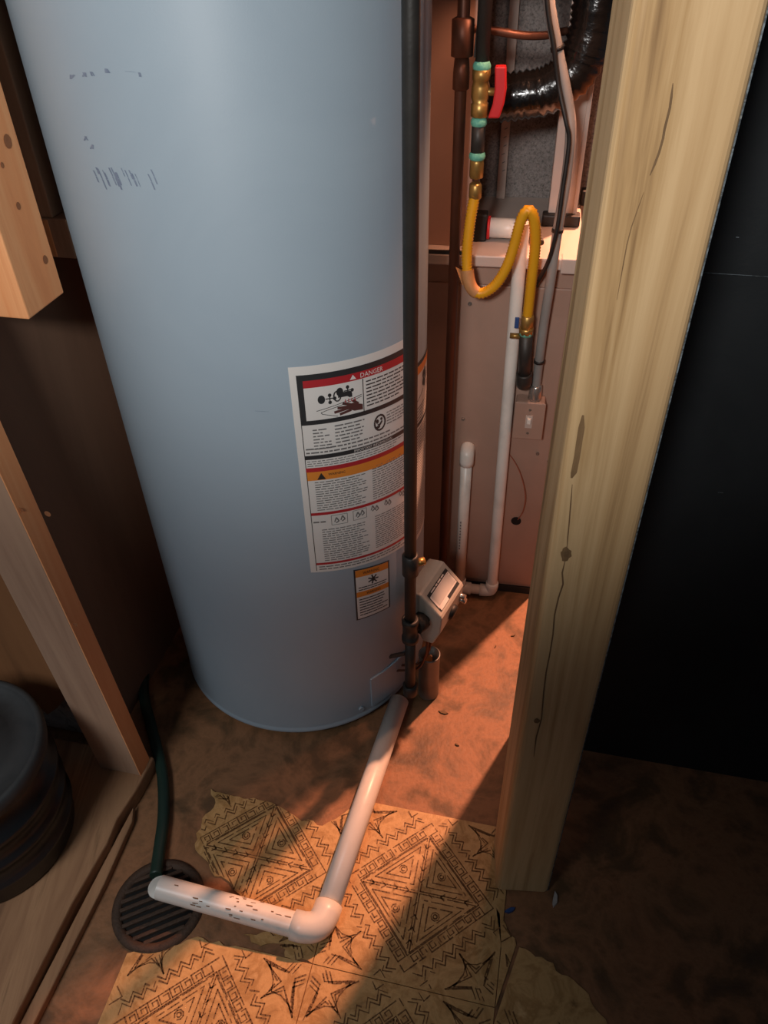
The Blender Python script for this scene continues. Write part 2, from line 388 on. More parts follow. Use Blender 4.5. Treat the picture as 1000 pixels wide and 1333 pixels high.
# ------------------------------------------------------------------ left framing
LEAN = Vector((-.035, .0, 0))
def stud(name, label, a, du, dv, z0, z1, m, lean=Vector((0, 0, 0))):
    a = Vector(a)+Z*z0; mb = MB(); t = lean*(z1-z0)
    b = [a, a+du, a+du+dv, a+dv]; vs = b+[p+Z*(z1-z0)+t for p in b]
    mb.add(vs, [(0, 3, 2, 1), (4, 5, 6, 7), (0, 1, 5, 4), (1, 2, 6, 5), (2, 3, 7, 6), (3, 0, 4, 7)])
    return mb
st = thing('wall_stud', 'greyish two-by-four stud standing on the wood platform by the black bucket', 'stud', S0-U*.045+V*.02+Z*.04)
a = S0-U*.089
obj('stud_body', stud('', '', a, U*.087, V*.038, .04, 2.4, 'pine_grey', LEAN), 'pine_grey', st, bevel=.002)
obj('painted_light_strip', stud('', '', a+U*.087, U*.002, V*.038, .04, 2.4, 'pine', LEAN), 'pine', st)  # warm light on the narrow face, painted as orange wood
def on_stud(px, py): return on_plane(px, py, S0-V*.0008, V)
for px, py, r in ((62, 669, .005), (27, 664, .004), (98, 813, .004)):
    c = on_stud(px, py); n = 14
    obj('knot', MB().add([c]+[c+U*r*math.cos(2*math.pi*k/n)+Z*r*math.sin(2*math.pi*k/n) for k in range(n)], [(0, 1+k, 1+(k+1) % n) for k in range(n)]), 'pine_knot', st, fix=False)
s1 = thing('wall_stud', 'orange pine stud with small knots beside the blocking and the water heater', 'stud', S0+V*.16-U*.02+Z*.95)
ZC = on_plane(62, 398, S0, U).z
a = S0+V*.118-U*.112+Z*ZC
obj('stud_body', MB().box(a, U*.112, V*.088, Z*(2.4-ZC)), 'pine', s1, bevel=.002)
SP = S0; 
for px, py, r in ((10, 184, .007), (24, 268, .004), (59, 338, .005), (3, 215, .003)):
    c = on_plane(px, py, S0+U*.0006, U); n = 14
    obj('knot', MB().add([c]+[c+V*r*math.cos(2*math.pi*k/n)+Z*r*1.2*math.sin(2*math.pi*k/n) for k in range(n)], [(0, 1+k, 1+(k+1) % n) for k in range(n)]), 'pine_knot', s1, fix=False)
KB = Vector((-.505, 1.178, 0))
bz0 = on_plane(66, 335, KB, V).z; bz1 = on_plane(58, 284, KB, V).z
s2 = tag(obj('wall_stud', MB().box(KB-U*.028+V*.002+Z*bz1, U*.05, V*.038, Z*(2.4-bz1)), 'pine_grey', bevel=.002), 'greyish rough stud set behind the orange pine stud', 'stud')
bl = thing('wood_blocking', 'short horizontal wood block between the grey stud and the water heater', 'block', KB+Z*bz0)
obj('block_body', MB().box(KB-U*.03+Z*bz0, U*.074, V*.045, Z*(bz1-bz0)), 'pine_grey', bl, bevel=.002)
obj('sawn_end', MB().box(KB-U*.0+Z*(bz0+.002)-V*.002, U*.013, V*.004, Z*(bz1-bz0-.004)), 'pine', bl, bevel=.001)
tag(obj('sheathing_board', MB().box(S0-U*.13+V*.075, U*.018, V*1.3, Z*2.4), 'dark_ply'), 'dark brown sheathing board behind the studs left of the water heater', 'board')
# ragged plywood beyond the near stud, raised above the platform
PLY = S0+V*.06
bz = lambda px, py: on_plane(px, py, PLY, V)
pts = [bz(118, 900), bz(98, 905), bz(88, 905), bz(74, 922), bz(62, 930), bz(48, 918), bz(20, 935), bz(-60, 950)]
e0, e1 = pts[0], pts[-1]
poly = pts+[Vector((e1.x, e1.y, 2.4)), Vector((e0.x, e0.y, 2.4))]
tag(obj('plywood_panel', MB().extrude(poly, V*.012), 'ply'), 'orange-brown plywood panel with a ragged lower edge behind the black bucket', 'panel')
q = bz(-20, 735); q2 = bz(14, 706)
tag(obj('pine_board', MB().box(Vector((q2.x, q2.y, q2.z))-V*.02-U*.09, U*.09, V*.02, Z*.9), 'pine'), 'bright pine board fixed on the plywood left of the near stud', 'board')
# concrete patch behind
tag(obj('concrete_block', MB().box(S0-U*.33+V*.085+Z*.0, U*.19, V*.12, Z*.17), 'concrete', bevel=.01), 'rough pale concrete block showing under the ragged plywood', 'concrete block')
# platform
pf = thing('wood_platform', 'worn low wood platform with split edge carrying the black bucket and the stud', 'platform', S0-U*.3-V*.3)
edge = [(.006, .045), (.004, -.03), (-.004, -.09), (.001, -.14), (-.006, -.25), (-.002, -.45), (-.006, -.8)]
poly = [S0+U*u_+V*v_ for u_, v_ in edge]+[S0-U*.75-V*.8, S0-U*.75+V*.045]
obj('platform_board', MB().extrude([p for p in poly], Z*.04), 'plate', pf, bevel=.004)
obj('splinter_strip', MB().extrude([S0+U*.004-V*.05, S0+U*.002-V*.12, S0-U*.002-V*.5, S0+U*.02-V*.5, S0+U*.022-V*.2, S0+U*.016-V*.08], Z*.018), 'plate', pf, bevel=.003)

# bucket
BC = Vector((-.735, .735, .04))
bk = thing('black_bucket', 'black ribbed plastic bucket with a dusty lid on the wood platform', 'bucket', BC)
prof = [(.0, .0), (.132, .0), (.138, .006), (.141, .05), (.147, .053), (.147, .060), (.142, .064), (.143, .105), (.150, .109), (.150, .118), (.144, .122), (.145, .165), (.154, .169), (.154, .18), (.146, .184), (.147, .252)]
obj('bucket_body', MB().lathe(prof, BC, 72), 'bucket', bk)
obj('lid', MB().lathe([(.147, .235), (.155, .236), (.157, .25), (.155, .264), (.149, .268), (.143, .264), (.140, .257), (.10, .256), (.098, .259), (0, .259)], BC, 72), 'bucket_lid', bk)

# ------------------------------------------------------------------ water heater
TC = Vector((-.192, 1.235, 0)); TR = .275
def cyl(th, z, r=TR): return TC+Vector((r*math.cos(R(th)), r*math.sin(R(th)), z))
wh = thing('water_heater', 'tall grey-blue cylindrical gas water heater with warning labels', 'water heater', TC)
prof = [(.255, .03), (.268, .012), (.2745, .012), (.2768, .016), (.2768, .022), (.2745, .026), (TR, .03), (TR, 1.50), (.268, 1.515), (.2, 1.55), (.07, 1.56)]
obj('tank', MB().lathe(prof, TC, 128), 'tank', wh)
for k in range(3):
    a = 90+120*k; p = cyl(a, 0, .2); obj('foot', MB().lathe([(0, 0), (.035, 0), (.03, .035), (0, .035)], p, 16), 'tank_dark', wh)
obj('base_ring', MB().lathe([(.262, .0), (.266, .0), (.266, .02), (.262, .02), (.262, 0)], TC, 96), 'tank_dark', wh)
obj('flue_collar', MB().lathe([(.07, 1.55), (.05, 1.6), (.05, 1.8)], TC, 24), 'tank_dark', wh)

class Label:
    """sheet wrapped on the tank, addressed with x, y in 0..1 (y downwards)"""
    def __init__(s, t0, t1, zt0, zt1, zb0, zb1): s.a = (t0, t1, zt0, zt1, zb0, zb1)
    def p(s, x, y, lift):
        t0, t1, zt0, zt1, zb0, zb1 = s.a
        zt = zt0+(zt1-zt0)*x; zb = zb0+(zb1-zb0)*x
        return cyl(t0+(t1-t0)*x, zt+(zb-zt)*y, TR+lift)
    def rect(s, mb, x0, y0, x1, y1, lift):
        n = max(1, int(abs(s.a[1]-s.a[0])*abs(x1-x0)/1.2))
        vs = []
        for i in range(n+1):
            x = x0+(x1-x0)*i/n; vs += [s.p(x, y0, lift), s.p(x, y1, lift)]
        mb.add(vs, [(2*i, 2*i+1, 2*i+3, 2*i+2) for i in range(n)]); return mb
    def poly(s, mb, pts, lift): mb.add([s.p(x, y, lift) for x, y in pts], [tuple(range(len(pts)))]); return mb
    def line(s, mb, pts, w, lift):
        q = [Vector(pts[0])]
        for b in pts[1:]:
            a = q[-1]; b = Vector(b); n = max(1, int(abs(b.x-a.x)/.035)); q += [a.lerp(b, (i+1)/n) for i in range(n)]
        pts = q
        for a, b in zip(pts, pts[1:]):
            a, b = Vector(a), Vector(b); H_ = abs(s.a[4]-s.a[2]); W_ = TR*R(abs(s.a[1]-s.a[0]))
            d = Vector(((b.x-a.x)*W_, (b.y-a.y)*H_)); n = Vector((-d.y, d.x)).normalized()*(w*W_)
            n = Vector((n.x/W_, n.y/H_))
            s.poly(mb, [a-n, b-n, b+n, a+n], lift)
    def text(s, mb, body, cx, cy, hy, lift, wx=None):
        vs, fs = text_mesh(body, 1.0)
        lo = min(v.x for v in vs); hi = max(v.x for v in vs); lh = max(v.y for v in vs)-min(v.y for v in vs); ly = (max(v.y for v in vs)+min(v.y for v in vs))/2
        H_ = abs(s.a[4]-s.a[2]); W_ = TR*R(abs(s.a[1]-s.a[0]))
        ky = hy/lh; kx = (wx/(hi-lo)) if wx else ky*H_/W_
        mb.add([s.p(cx+(v.x-(lo+hi)/2)*kx, cy-(v.y-ly)*ky, lift) for v in vs], fs)
    def lines(s, mb, x0, x1, y0, y1, n, fill=.42, lift=.0011, word=.045, ragged=.25):
        """rows of word-length bars: print too fine to read"""
        h = (y1-y0)/n
        for i in range(n):
            x = x0; xe = x1-(random.random()**2)*ragged*(x1-x0)
            while x < xe-.01:
                l = min(xe-x, random.uniform(.4, 1.4)*word)
                s.rect(mb, x, y0+h*(i+.5-fill/2), x+l, y0+h*(i+.5+fill/2), lift); x += l+.009
A1, A2_, A3 = .0006, .0010, .0014
# --- main warning sheet
LB = Label(-77, -31, .872, .851, .472, .424)
lab = obj('warning_label', LB.rect(MB(), 0, 0, 1, 1, A1), 'paper', wh, fix=False)
mb = MB()
LB.rect(mb, .045, .034, 1, .062, A2_); LB.rect(mb, .045, .034, .085, .245, A2_); LB.rect(mb, .045, .226, 1, .245, A2_)
LB.rect(mb, .515, .09, .522, .226, A2_); LB.rect(mb, .045, .245, .05, .99, A2_)
obj('black_frame', mb, 'ink', lab, fix=False)
obj('black_bar', LB.rect(MB(), .045, .383, 1, .402, A2_), 'ink', lab, fix=False)
for x, y0, y1 in ((.085, .058, .088), (.045, .441, .461), (.05, .667, .681), (.05, .945, .957)):
    obj('red_band', LB.rect(MB(), x, y0, 1, y1, A2_+.0001), 'red_ink', lab, fix=False)
obj('orange_band', LB.rect(MB(), .045, .461, 1, .503, A2_), 'orange_ink', lab, fix=False)
def words(L_, name, body, m, par, *a):
    mb = MB(); L_.text(mb, body, *a); stuff(obj(name, mb, m, par, fix=False))
words(LB, 'danger_lettering', 'DANGER', 'paper', lab, .60, .0735, .019, A3, .2)
obj('warning_triangle', LB.poly(MB(), [(.415, .082), (.465, .082), (.44, .063)], A3), 'paper', lab, fix=False)
words(LB, 'bar_lettering', 'IMPORTANT INFORMATION', 'paper', lab, .60, .3925, .012, A3, .36)
obj('warning_triangle', LB.poly(MB(), [(.12, .5), (.185, .5), (.1525, .468)], A3), 'ink', lab, fix=False)
words(LB, 'warning_lettering', 'WARNING', 'ink', lab, .27, .479, .012, A3, .13)
# faucet pictogram
def blob(mb, cx, cy, rx, ry, lift=A2_, n=14, L_=LB): L_.poly(mb, [(cx+rx*math.cos(2*math.pi*k/n), cy-ry*math.sin(2*math.pi*k/n)) for k in range(n)], lift)
def handle(cx, cy):
    mb = MB(); blob(mb, cx, cy, .026, .018)
    for dx, dy in ((.06, -.014), (.06, .016), (.095, .002)): blob(mb, cx+dx, cy+dy, .013, .0075)
    LB.line(mb, [(cx+.03, cy), (cx+.09, cy)], .004, A2_); LB.line(mb, [(cx+.06, cy-.014), (cx+.06, cy+.016)], .004, A2_)
    stuff(obj('tap_handle_picture', mb, 'ink', lab, fix=False))
handle(.2, .142); handle(.335, .122)
mb = MB(); ring = [(.315+.026*math.cos(x), .137+.021*math.sin(x)) for x in [k*math.pi/8 for k in range(17)]]; LB.line(mb, ring, .005, A2_)
LB.rect(mb, .32, .125, .40, .145, A2_); blob(mb, .405, .137, .022, .012); LB.rect(mb, .402, .137, .428, .152, A2_)
LB.line(mb, [(.16, .188), (.505, .152)], .0022, A2_); LB.line(mb, [(.505, .160), (.23, .19), (.19, .197), (.2, .204), (.31, .222)], .0022, A2_)
stuff(obj('spout_picture', mb, 'ink', lab, fix=False))
mb = MB(); ri = [(.66+.052*math.cos(x), .30+.033*math.sin(x)) for x in [k*math.pi/10 for k in range(21)]]; LB.line(mb, ri, .008, A2_)
blob(mb, .635, .292, .014, .010); LB.poly(mb, [(.63, .305), (.655, .318), (.685, .3), (.68, .29), (.655, .304)], A2_); blob(mb, .675, .285, .012, .006); blob(mb, .64, .318, .022, .006)
stuff(obj('reading_picture', mb, 'ink', lab, fix=False))
mb = MB()
# ANSI rows that are larger
LB.lines(mb, .545, .97, .098, .215, 8, .36, A2_, .06, .35)
stuff(obj('black_print', mb, 'ink', lab, fix=False))
mb = MB(); px = .40; py = .19
LB.poly(mb, [(px-.01, py-.006), (px+.03, py-.012), (px+.11, py+.004), (px+.11, py+.027), (px+.04, py+.024), (px-.005, py+.012)], A2_)
for tip, bx, by in (((px-.09, py-.002), px, py), ((px-.115, py+.014), px-.002, py+.006), ((px-.075, py+.026), px+.015, py+.016), ((px-.05, py-.018), px+.015, py-.006), ((px+.028, py-.022), px+.075, py-.003)):
    LB.line(mb, [(bx, by), tip], .010, A2_)
stuff(obj('hand_picture', mb, 'hand_ink', lab, fix=False))
mb = MB()
for k in range(4): LB.line(mb, [(.375+.025*k, .157), (.37+.025*k, .166), (.38+.025*k, .172)], .003, A2_)
stuff(obj('steam_marks', mb, 'red_ink', lab, fix=False))
mb = MB()
LB.lines(mb, .12, .25, .262, .362, 7, .38, A2_, .05, .5); LB.lines(mb, .28, .52, .255, .345, 6, .38, A2_, .05, .35)
LB.lines(mb, .73, .98, .262, .325, 5, .34, A2_); LB.lines(mb, .06, .98, .345, .38, 2, .38, A2_)
LB.lines(mb, .06, .98, .406, .438, 3, .34, A2_)
LB.lines(mb, .10, .52, .508, .66, 13, .36, A2_); LB.lines(mb, .57, .98, .488, .66, 15, .36, A2_)
LB.lines(mb, .12, .52, .755, .94, 15, .36, A2_); LB.lines(mb, .58, .98, .745, .93, 16, .36, A2_); LB.lines(mb, .07, .98, .962, .99, 2, .4, A2_)
LB.lines(mb, .06, .17, .71, .725, 1, .5, A2_)
def pict(x, y, a, b): LB.line(mb, [(x, y), (x+a, y), (x+a, y+b), (x, y+b), (x, y)], .002, A2_)
pict(.2, .69, .13, .05); pict(.38, .687, .12, .05)
for x, y in ((.24, .715), (.29, .71), (.42, .71), (.46, .705), (.56, .70), (.60, .706), (.70, .698), (.74, .704), (.88, .69), (.92, .70)):
    LB.line(mb, [(x-.015, y+.01), (x, y-.012), (x+.02, y+.008), (x-.005, y+.016)], .005, A2_)
stuff(obj('fine_print', mb, 'ink_grey', lab, fix=False))
# --- second sheet round the side
L2 = Label(-30.5, -1, .790, .775, .40, .385)
lab2 = obj('side_label', L2.rect(MB(), 0, 0, 1, 1, A1), 'paper', wh, fix=False)
mb = MB(); L2.rect(mb, 0, .0, 1, .02, A2_); L2.rect(mb, 0, .305, 1, .325, A2_); L2.line(mb, [(.1, .21), (.5, .16)], .006, A2_)
for k in range(5): blob(mb, .55+.06*math.cos(k*1.3), .11+.03*math.sin(k*1.3), .05, .02, A2_, 10, L2)
stuff(obj('black_print', mb, 'ink', lab2, fix=False))
obj('orange_band', L2.rect(MB(), .02, .022, 1, .06, A2_), 'orange_ink', lab2, fix=False)
mb = MB(); L2.lines(mb, .08, .95, .22, .30, 5, .36, A2_, .1); L2.lines(mb, .08, .95, .335, .97, 40, .36, A2_, .1)
stuff(obj('fine_print', mb, 'ink_grey', lab2, fix=False))
# --- small flammable-vapour label
L3 = Label(-60.8, -43.8, .448, .424, .316, .299)
lab3 = obj('small_label', L3.rect(MB(), 0, 0, 1, 1, A1), 'ink', wh, fix=False)
obj('label_paper', L3.rect(MB(), .04, .02, .96, .98, A1+.0002), 'paper', lab3, fix=False)
for y0, y1 in ((.02, .15), (.44, .54)): obj('orange_band', L3.rect(MB(), .04, y0, .96, y1, A2_), 'orange_ink', lab3, fix=False)
mb = MB(); L3.text(mb, 'WARNING', .45, .085, .055, A3, .45); L3.text(mb, 'WARNING', .5, .49, .05, A3, .4)
blob(mb, .5, .25, .05, .045, A2_, 10, L3)
for k in range(7): L3.line(mb, [(.5, .25), (.5+.15*math.cos(k*.9), .25-.09*math.sin(k*.9))], .02, A2_)
L3.lines(mb, .1, .92, .34, .43, 2, .4, A2_, .14); L3.lines(mb, .1, .92, .57, .94, 7, .38, A2_, .14)
stuff(obj('black_print', mb, 'ink', lab3, fix=False))
# --- blue scuffs on the enamel
def cyl_px(px, py):
    d = ray(px, py); A = d.x**2+d.y**2; B = -2*(d.x*TC.x+d.y*TC.y); c = TC.x**2+TC.y**2-TR**2
    t = (-B-math.sqrt(max(0, B*B-4*A*c)))/(2*A); P = O+d*t
    return math.degrees(math.atan2(P.y-TC.y, P.x-TC.x)), P.z
def stroke(mb, pts, wpx):
    for a, b in zip(pts, pts[1:]):
        q = [(a[0]-wpx, a[1]), (a[0]+wpx, a[1]+.6), (b[0]+wpx*.8, b[1]), (b[0]-wpx*.8, b[1]-.4)]
        mb.add([cyl(*cyl_px(*p), TR+.0004) for p in q], [(0, 1, 2, 3)])
mb = MB(); rnd = random.Random(3)
for x0, n in ((122, 5), (142, 6), (168, 3), (193, 2)):
    for k in range(n):
        x = x0+k*rnd.uniform(2.2, 4.2); y = 220+rnd.uniform(-3, 5)+(x0-122)*.02; l = rnd.uniform(9, 28)*(.8 if x0 > 160 else 1)
        stroke(mb, [(x, y), (x+l*.22, y+l*.5), (x+l*.42, y+l)], rnd.uniform(.5, 1.5))
for x, y in ((94, 100), (110, 97), (120, 96), (140, 92), (181, 97), (112, 180), (120, 191)):
    for k in range(3): stroke(mb, [(x+rnd.uniform(-3, 3), y-3), (x+rnd.uniform(-2, 3), y+3)], rnd.uniform(.8, 1.8))
stroke(mb, [(163, 92.5), (176, 94)], .8); stroke(mb, [(176, 94), (185, 96)], 1.6); stroke(mb, [(332, 534.5), (350, 536)], .5)
stuff(obj('scuff_mark', mb, 'scuff', wh, fix=False))
# --- burner access door
DL = Label(-56, -10, .125, .125, .035, .035)
mb = MB(); n = 24
for y0, y1, l0 in ((0, 1, .004),):
    vs = []
    for i in range(n+1):
        x = i/n; vs += [DL.p(x, 0, 0), DL.p(x, 0, l0), DL.p(x, 1, l0), DL.p(x, 1, 0)]
    fs = [(4*i+k, 4*i+k+1, 4*i+k+5, 4*i+k+4) for i in range(n) for k in range(3)]+[(0, 1, 2, 3), (4*n, 4*n+3, 4*n+2, 4*n+1)]
    mb.add(vs, fs)
obj('access_door', mb, 'tank', wh)
th, zz = cyl_px(470, 922); p = cyl(th, zz, TR); nn = (p-TC-Z*zz).normalized()
obj('screw_head', MB().tube([p, p+nn*.004], .006, 12), 'tank', wh)

# --- gas control valve on the tank
GN = Vector((math.cos(R(-29)), math.sin(R(-29)), 0)); GT = Vector((-GN.y, GN.x, 0))
def g(n_, t_, z_): return TC+GN*n_+GT*t_+Z*z_
prof = [(.29, .335), (.319, .340), (.324, .339), (.366, .300), (.369, .294), (.366, .25), (.352, .214), (.330, .210), (.312, .245), (.29, .26)]
gv = obj('gas_control_valve', MB().extrude([g(a, -.052, b) for a, b in prof], GT*.108), 'valve', wh, bevel=.004, seg=3)
obj('valve_stem', MB().tube([g(.26, 0, .30), g(.295, 0, .30)], .02, 16), 'brass', wh)
sl = (g(.366, 0, .300)-g(.324, 0, .339)); nrm = GT.cross(sl.normalized()).normalized()
if nrm.z < 0: nrm = -nrm
def gf(x, y, l): return g(.324, -.052+.108*x, .339)+sl*y+nrm*l      # x along the face, y down the slope
def gq(mb, x0, y0, x1, y1, l): mb.add([gf(x0, y0, l), gf(x1, y0, l), gf(x1, y1, l), gf(x0, y1, l)], [(0, 1, 2, 3)])
mb = MB(); gq(mb, .1, .17, .9, .93, .0008); obj('valve_label_border', mb, 'ink', gv, fix=False)
mb = MB(); gq(mb, .115, .30, .885, .80, .0011); gq(mb, .13, .79, .45, .91, .0011); obj('valve_label', mb, 'paper', gv, fix=False)
mb = MB()
for r_ in range(8):
    x = .16
    while x < .82:
        l = random.uniform(.03, .09); gq(mb, x, .33+r_*.055, x+l, .352+r_*.055, .0014); x += l+.015
stuff(obj('valve_print', mb, 'ink_grey', gv, fix=False))
mb = MB(); x = .22
for l in (.16, .07, .12, .10): gq(mb, x, .205, x+l, .255, .0014); x += l+.025
stuff(obj('valve_lettering', mb, 'paper', gv, fix=False))
k0 = g(.36, .005, .262); kd = (GN*.9-Z*.25).normalized()
obj('control_knob', MB().tube([k0, k0+kd*.012, k0+kd*.014], [.018, .016, .012], 20), 'rubber', gv)
for t_, z_ in ((.045, .27), (.05, .255)):
    obj('fitting_nut', MB().tube([g(.355, t_, z_), g(.378, t_, z_)], .0065, 6), 'steel', gv)
for t_ in (-.012, .004):
    pts = spline([g(.335, t_-.03, .215), g(.335, t_-.035, .17), g(.318, t_-.04, .12), g(.27, t_-.045, .09)], 6)
    obj('burner_tube', MB().tube(pts, .0028, 8), 'copper', gv)

# --- black gas pipe feeding the heater
GP = Vector((.0445, 1.0, 0))
def gz(py): return on_plane(533, py, GP, Vector((0, 1, 0))).z
zt = .28
gp = thing('gas_supply_pipe', 'black iron gas pipe running down in front of the water heater to a capped end', 'gas pipe', GP+Z*gz(903))
obj('pipe_run', MB().tube([GP+Z*(zt+.02), GP+Z*2.3], .0107, 20), 'iron', gp)
obj('tee', MB().tube([GP+Z*(zt-.03), GP+Z*(zt-.029), GP+Z*(zt-.018), GP+Z*(zt-.017), GP+Z*(zt+.017), GP+Z*(zt+.018), GP+Z*(zt+.03), GP+Z*(zt+.031)], [.0135, .0165, .0165, .0148, .0148, .0165, .0165, .0135], 20), 'iron', gp)
gin = g(.333, -.052, zt); 
gb = GP+Z*zt
obj('nipple', MB().tube([gb, gin+(gin-gb).normalized()*.004], .0107, 16), 'iron', gp)
dd = (gin-gb).normalized(); mid = gb.lerp(gin, .62)
obj('union_nut', MB().tube([mid-dd*.011, mid+dd*.011], .019, 8), 'iron', gp)
z1 = on_plane(533, 735, GP, Vector((0, 1, 0))).z
obj('coupling', MB().tube([GP+Z*(z1-.024), GP+Z*(z1-.022), GP+Z*(z1+.022), GP+Z*(z1+.024)], [.0115, .0150, .0150, .0115], 18), 'iron', gp)
obj('brass_plug', MB().tube([GP+Vector((.012, .004, z1)), GP+Vector((.026, .009, z1))], .0075, 8), 'brass', gp)
zb = gz(903)
obj('drip_leg', MB().tube([GP+Z*(zb+.02), GP+Z*(zt-.025)], .0107, 16), 'iron', gp)
obj('pipe_cap', MB().tube([GP+Z*zb, GP+Z*(zb+.003), GP+Z*(zb+.03), GP+Z*(zb+.031)], [.011, .0150, .0150, .0115], 20), 'iron', gp)
obj('lever', MB().box(GP+Vector((-.012, -.002, zt-.075)), (-.03, .012, -.022), (.004, .006, 0), (0, 0, .008)), 'iron', gp)

# --- grey can on the floor under the valve
CN = Vector((.088, 1.062, 0))
cn = thing('metal_can', 'narrow open grey metal can on the floor under the gas valve', 'can', CN)
obj('can_body', MB().lathe([(0, .001), (.0215, .001), (.0222, .004), (.0222, .128), (.0232, .130), (.0232, .133), (.0205, .133), (.0205, .006), (0, .006)], CN, 32), 'can', cn)
tag(obj('paper_scrap', MB().box(CN+Vector((-.010, -.004, .007)), Vector((.016, .004, 0)), Vector((-.002, .006, 0)), Vector((.001, .004, .112))), 'tag'), 'tan paper scrap standing inside the narrow grey can', 'scrap')

# ------------------------------------------------------------------ white drain pipe on the floor
PR = .0205
pa = on_floor(520, 912, PR); pe = on_floor(416, 1213, PR+.004); pz = on_floor(208, 1155, PR+.022)
d1 = (pa-pe).normalized(); d2 = (pz-pe).normalized()
dp = thing('pvc_drain_pipe', 'white L-shaped PVC drain pipe on the tiles ending over the floor drain', 'pipe', Vector((pe.x, pe.y, 0)))
def hollow(mb, a, b, r, n=24):
    d = (b-a).normalized()
    mb.tube([b-d*.03, b-d*.0005, b, a, a+d*.0005, a+d*.03], [r*.82, r*.82, r*.86, r*.86, r*.82, r*.82], n, cap=False)
    mb.tube([a, a+d*.001, b-d*.001, b], [r*.86, r, r, r*.86], n, cap=False); return mb
mb = MB().tube([pe+d1*.03, pa], PR, 24, cap=True); obj('pipe', mb, 'pvc', dp)
mb = MB().tube([pe+d2*.03, pz-d2*.0], PR, 24, cap=False)
mb.tube([pz, pz, pz-d2*.03, pz-d2*.05], [PR, PR*.82, PR*.82, .001], 24, cap=False)
pipe2 = obj('pipe', mb, 'pvc', dp)
el = [pe+d2*.048, pe+d2*.047]+[x for x in spline([pe+d2*.03, pe+d2*.014+d1*.004, pe+d1*.014+d2*.004, pe+d1*.03], 5)]+[pe+d1*.047, pe+d1*.048]
obj('elbow', MB().tube(el, [PR*1.02]+[PR*1.2]*(len(el)-2)+[PR*1.02], 24), 'pvc', dp)
mb = MB(); rnd = random.Random(5); side = d2.cross(Z).normalized()
for k in range(34):
    s = rnd.uniform(.06, .26); a = rnd.uniform(20, 150)
    if k < 22: s = rnd.gauss(.13, .035)
    def q(ss, aa): return pe.lerp(pz, 0)+(pz-pe)*(ss/(pz-pe).length)+(side*math.cos(R(aa))+Z*math.sin(R(aa)))*(PR+.0004)
    l = rnd.uniform(.003, .012); w_ = rnd.uniform(3, 8); mb.add([q(s, a), q(s+l, a+w_*.3), q(s+l*.8, a+w_), q(s-.001, a+w_*.8)], [(0, 1, 2, 3)])
stuff(obj('scrape_marks', mb, 'pvc_dirt', pipe2, fix=False))

# ------------------------------------------------------------------ floor drain with grate, hose
DC = on_floor(207, 1178); DC.z = 0
dr = thing('floor_drain', 'round rusty cast iron floor drain grate under the white pipe end', 'drain', DC)
obj('drain_dark_disc', MB().lathe([(0, .001), (.066, .001), (.066, .0015), (0, .0015)], DC, 40), 'hole', dr)  # flat disc; the depth's shade is only its dark colour
obj('rim', MB().lathe([(.064, .0), (.066, .006), (.074, .008), (.081, .004), (.082, 0)], DC, 48), 'grate', dr)
gd = Vector((math.cos(R(22)), math.sin(R(22)), 0)); gs = Vector((-gd.y, gd.x, 0))
for k in range(-4, 5):
    o_ = k*.0142; hl = math.sqrt(.067**2-o_**2)
    obj('grate_bar', MB().box(DC+gs*(o_-.0035)-gd*hl+Z*.0005, gd*2*hl, gs*.007, Z*.0065), 'grate', dr, bevel=.0015)
pts = [on_floor(222, 768, .06), on_floor(208, 800, .04), on_floor(193, 850, .02), on_floor(187, 900, .0125), on_floor(198, 950, .0125), on_floor(211, 1005, .0125), on_floor(213, 1060, .0125), on_floor(207, 1110, .0125), on_floor(203, 1140, .016)]
tag(obj('garden_hose', MB().tube(spline(pts, 8), .0115, 14), 'hose'), 'dark green garden hose running from behind the water heater to the floor drain', 'hose')

# ------------------------------------------------------------------ furnace
FA = R(-11); FU = Vector((math.cos(FA), math.sin(FA), 0)); FV = Vector((-FU.y, FU.x, 0)); F0 = Vector((.113, 1.404, 0))
def fp(u, v, z): return F0+FU*u+FV*v+Z*z
def onf(px, py, off=0.0): return on_plane(px, py, F0-FV*off, FV)
ZL = .87; FR = .264; FL = -.06
fu = thing('furnace', 'beige metal furnace cabinet with an open upper section behind the water heater', 'furnace', fp(0, .3, 0))
obj('cabinet_body', MB().box(fp(FL, .006, .0), FU*(FR-FL), FV*.60, Z*(ZL-.02)), 'metal_beige', fu, bevel=.004)
obj('front_door', MB().box(fp(FL+.012, 0, .035), FU*(FR-FL-.024), FV*.0065, Z*(ZL-.10)), 'metal_beige', fu, bevel=.002)
obj('kick_strip', MB().box(fp(FL, .002, 0), FU*(FR-FL), FV*.005, Z*.022), 'iron', fu)
obj('ledge', MB().box(fp(FL, -.022, ZL-.022), FU*(FR-FL), FV*.62, Z*.0215), 'metal_white', fu, bevel=.003)
obj('ledge_lip', MB().box(fp(.225, -.026, ZL-.026), FU*(FR-.225), FV*.03, Z*.0275), 'metal_white', fu, bevel=.002)
obj('unseen_light_block', MB().box(fp(FL, -.01, ZL+.43), FU*(FR-FL), FV*.6, Z*1.05), 'metal_beige', fu, bevel=.004)  # unseen box added overhead to keep bulb light off the tank
